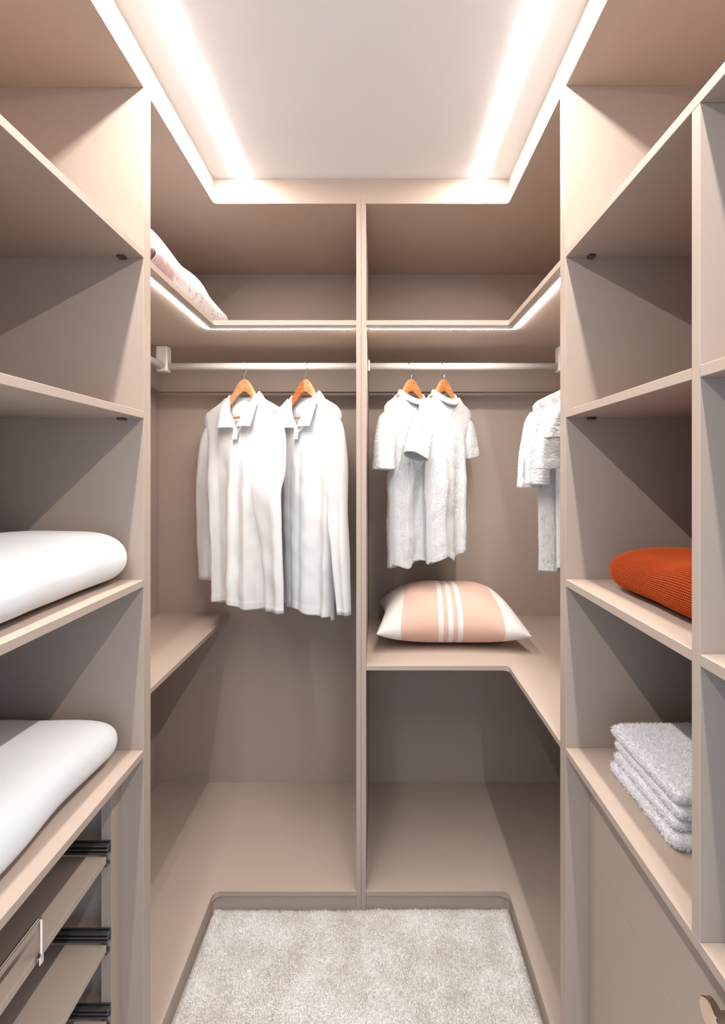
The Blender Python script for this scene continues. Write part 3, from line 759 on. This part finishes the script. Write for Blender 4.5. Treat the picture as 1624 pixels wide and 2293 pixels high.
        Ff = np.stack([sg_*(nw+0.030-0.012*f1[:, 0]), -0.030-0.032*f1[:, 0], (zs0-0.030)*(1-f1[:, 0])+(zs0-df+0.006)*f1[:, 0]], -1)
        F_ = Fb*(1-fs)+Ff*fs
        rows = []
        for q in np.linspace(0, 1, 7): rows.append(N_*(1-q)+R_*q)
        ridge = R_+outv*0.004+np.array([0, 0, 0.003])
        for q in np.linspace(0, 1, 14)[1:]:
            c_ = (1-q)**2*R_+2*q*(1-q)*(ridge*0.5+F_*0.5+outv*0.012)+q*q*F_; rows.append(c_)
        G = np.stack(rows); G[..., 2] += za
        cobj = arrays('collar', G.reshape(-1, 3), ring_faces(len(rows), nsn, False), m, t)
        md = cobj.modifiers.new('cloth', 'SOLIDIFY'); md.thickness = 0.0024; md.offset = 0
        # placket below the opening
        zb_ = zs0-df*1.0
        nn = 24; q = np.linspace(0, 1, nn)[:, None]; xr = np.linspace(-0.014, 0.016, 8)[None, :]
        Pp = np.stack([xr+0*q+0.002, -0.046-0.010*q+0*xr-0.004*np.cos(xr*120), zb_+0.012-0.055*q+0*xr+za], -1)
        pk = arrays('placket', Pp.reshape(-1, 3), ring_faces(nn, 8, False), m, t)
        md = pk.modifiers.new('cloth', 'SOLIDIFY'); md.thickness = 0.0024; md.offset = 0
        # printed neck mark on the inside back
        bm = bmesh.new(); bmesh.ops.create_cone(bm, cap_ends=True, segments=12, radius1=0.0022, radius2=0.0022, depth=0.0006, matrix=Matrix.Translation((0.012, 0.0155, za+zs0-0.052)) @ Matrix.Rotation(math.pi/2, 4, 'X'))
        if p.get('mark'): from_bm('neck_print', bm, TAGM, t)['label'] = 'tiny navy printed mark inside the neck'
        else: bm.free()
    else:
        nsn = 140; A = np.linspace(0, 2*math.pi, nsn, endpoint=False)
        xx = nw*1.03*np.sin(A); y0 = np.where(np.cos(A) > 0, 0.030, 0.040)*np.cos(A)
        inn = np.clip(1-np.abs(xx)/nw, 0, 1)
        fr_ = np.clip(-np.cos(A), 0, 1)
        z0 = zs0-np.where(np.cos(A) > 0, p['drop_b']*np.cos(A)**1.0, p['drop_f']*fr_**1.3)-0.004
        N_ = np.stack([xx, y0, z0], -1); outv = np.stack([np.sin(A), np.cos(A), 0*A], -1)
        rows = []
        for q, (oo, hh) in enumerate([(0.003, -0.006), (0.005, 0.002), (0.003, 0.009), (0.001, 0.016), (-0.001, 0.020), (-0.005, 0.021), (-0.008, 0.018), (-0.009, 0.010), (-0.008, -0.002)]):
            rows.append(N_+outv*oo+np.array([0, 0, hh]))
        G = np.stack(rows); G[..., 2] += za
        c = arrays('collar', G.reshape(-1, 3), ring_faces(len(rows), nsn)[:, ::-1], m, t)
        md = c.modifiers.new('cloth', 'SOLIDIFY'); md.thickness = 0.002; md.offset = 0
    return t

ZA = Z(0.4035)
polo = dict(neck=0.084, sh=0.238, z_neck=0.066, z_sh=0.158, hem=0.950, w_hem=0.172, w_arm=0.200, depth=0.030, drop_f=0.140, drop_b=0.012,
            folds=[(5.0, 0.016), (9.0, 0.010), (15.0, 0.004)], back_longer=0.018, hem_wave=0.007, wr=0.0020, collar='polo', thick=0.0014, neck_pow=0.9,
            sl_l=[(-0.175, -0.014, -0.165, 0.022, 0.008), (-0.205, -0.012, -0.235, 0.050, 0.020), (-0.222, -0.004, -0.34, 0.060, 0.026), (-0.258, 0.004, -0.48, 0.050, 0.024), (-0.262, 0.010, -0.66, 0.048, 0.020), (-0.260, 0.012, -0.880, 0.044, 0.016)],
            sl_r=[(0.175, -0.016, -0.165, 0.022, 0.010), (0.210, -0.028, -0.235, 0.048, 0.026), (0.212, -0.045, -0.38, 0.060, 0.030), (0.190, -0.066, -0.46, 0.078, 0.022), (0.214, -0.056, -0.66, 0.052, 0.020), (0.220, -0.050, -0.80, 0.047, 0.018), (0.222, -0.045, -0.940, 0.045, 0.016)])
def place_polo(x, deg, lab, hl, wl, wr, seed, **kw):
    hanger((x, YR, ZR), math.radians(deg), hl, wl, wr, ZA)
    p = dict(polo); p.update(kw)
    garment('polo_shirt', (x, YR, ZR), math.radians(deg), lab, 'shirt', 'white polo shirts on the left rail', POLO, ZA, p, seed)
place_polo(-0.564, -32, 'white long-sleeved polo shirt hanging in front, left of the other polo', 'light beech hanger holding the left white polo shirt', WOOD, WOOD, 3, mark=True)
place_polo(-0.3055, -42, 'white long-sleeved polo shirt hanging beside the middle panel, partly behind the other polo', 'beech hanger with one reddish streaked arm holding the right polo shirt', WOODR, WOOD, 8,
           hem=0.965, w_hem=0.160, hem_side=0.010,
           sl_l=[(-0.175, -0.014, -0.165, 0.022, 0.008), (-0.200, -0.005, -0.235, 0.048, 0.020), (-0.205, 0.010, -0.34, 0.050, 0.024), (-0.205, 0.030, -0.48, 0.045, 0.024), (-0.200, 0.04, -0.66, 0.044, 0.020), (-0.195, 0.04, -0.880, 0.040, 0.016)],
           sl_r=[(0.175, -0.014, -0.165, 0.022, 0.012), (0.210, -0.022, -0.235, 0.046, 0.026), (0.226, -0.020, -0.38, 0.046, 0.028), (0.222, -0.02, -0.56, 0.048, 0.028), (0.245, -0.02, -0.75, 0.036, 0.026), (0.262, -0.02, -0.940, 0.028, 0.022)])

SX = [0, .065, .085, .120, .150, .170, .186]; SZ = [-.064, -.064, -.078, -.099, -.114, -.130, -.162]
jum = dict(neck=0.076, sh=0.184, shx=SX, shz=SZ, z_neck=0.066, z_sh=0.165, hem=0.752, w_hem=0.103, w_arm=0.120, depth=0.030, drop_f=0.034, drop_b=0.006,
           folds=[(4.0, 0.012), (8.0, 0.006)], back_longer=0.010, hem_wave=0.012, wr=0.0024, collar='mock', thick=0.003, cuff=0.03, sl_fold=0.005,
           sl_l=[(-0.135, -0.008, -0.150, 0.020, 0.008), (-0.165, -0.012, -0.195, 0.044, 0.024), (-0.190, -0.016, -0.26, 0.052, 0.036), (-0.218, -0.018, -0.335, 0.052, 0.040)],
           sl_r=[(0.135, -0.008, -0.150, 0.020, 0.008), (0.165, -0.008, -0.195, 0.042, 0.024), (0.182, -0.006, -0.26, 0.044, 0.030), (0.198, -0.004, -0.325, 0.042, 0.030)])
def place_jumper(x, y, deg, lab, hl, seed, half=0.138, **kw):
    hanger((x, y, ZR), math.radians(deg), hl, WOODO, WOODO, ZA, bar=False, half=half)
    p = dict(jum); p.update(kw)
    garment('knitted_jumper', (x, y, ZR), math.radians(deg), lab, 'jumper', 'white short-sleeved jumpers', TERRY, ZA, p, seed)
place_jumper(0.145, YR, 47, 'white short-sleeved fluffy jumper nearest the middle panel, partly covered by the next', 'orange-brown wooden hanger of the jumper nearest the middle panel', 14, hem=0.775, w_hem=0.122, w_arm=0.13,
             sl_l=[(-0.135, -0.008, -0.150, 0.020, 0.008), (-0.162, -0.010, -0.195, 0.042, 0.022), (-0.176, -0.012, -0.28, 0.050, 0.030), (-0.182, -0.012, -0.385, 0.047, 0.032)],
             sl_r=[(0.135, -0.006, -0.150, 0.020, 0.008), (0.160, 0.000, -0.195, 0.040, 0.022), (0.172, 0.010, -0.27, 0.042, 0.026), (0.178, 0.014, -0.35, 0.042, 0.026)])
place_jumper(0.283, YR, 47, 'white short-sleeved fluffy jumper fully in view above the striped cushion', 'orange-brown wooden hanger of the fully visible jumper above the cushion', 23)
WX = [0, .065, .085, .130, .170, .205, .225, .240]; WZ = [-.064, -.064, -.078, -.101, -.119, -.136, -.158, -.190]
for y, deg, hem, wh, seed, lab, hl, cuffx, cuffz, hw_ in (
        (1.735, 3, 0.765, 0.192, 31, 'furthest back of the bunch', 'furthest', -0.238, -0.455, 0.040),
        (1.650, -4, 0.740, 0.150, 37, 'second from the back of the bunch', 'second furthest', -0.225, -0.440, 0.040),
        (1.560, 3, 0.730, 0.150, 41, 'its wide sleeve in front of two others', 'third furthest', -0.215, -0.385, 0.058),
        (1.455, -3, 0.720, 0.140, 47, 'closest to the tall end panel', 'nearest', -0.220, -0.290, 0.050)):
    place_jumper(0.790, y, deg, 'white fluffy jumper on the right side rail, '+lab, 'wooden hanger of the '+hl+' jumper on the right side rail', seed, half=0.2,
             shx=WX, shz=WZ, sh=0.225, hem=hem, w_hem=wh, w_arm=min(wh+0.01, 0.2), depth=0.024, back_longer=0.006,
             sl_l=[(-0.170, -0.008, -0.160, 0.020, 0.008), (-0.205, -0.010, -0.215, 0.044, 0.018), ((-0.205+cuffx)/2-0.008, -0.012, (cuffz-0.215)/2, (hw_+0.044)/2, 0.022), (cuffx, -0.012, cuffz, hw_, 0.022)],
             sl_r=[(0.150, -0.008, -0.160, 0.020, 0.008), (0.150, -0.008, -0.215, 0.030, 0.018), (0.150, -0.008, -0.29, 0.034, 0.020), (0.148, -0.008, -0.375, 0.034, 0.020)])
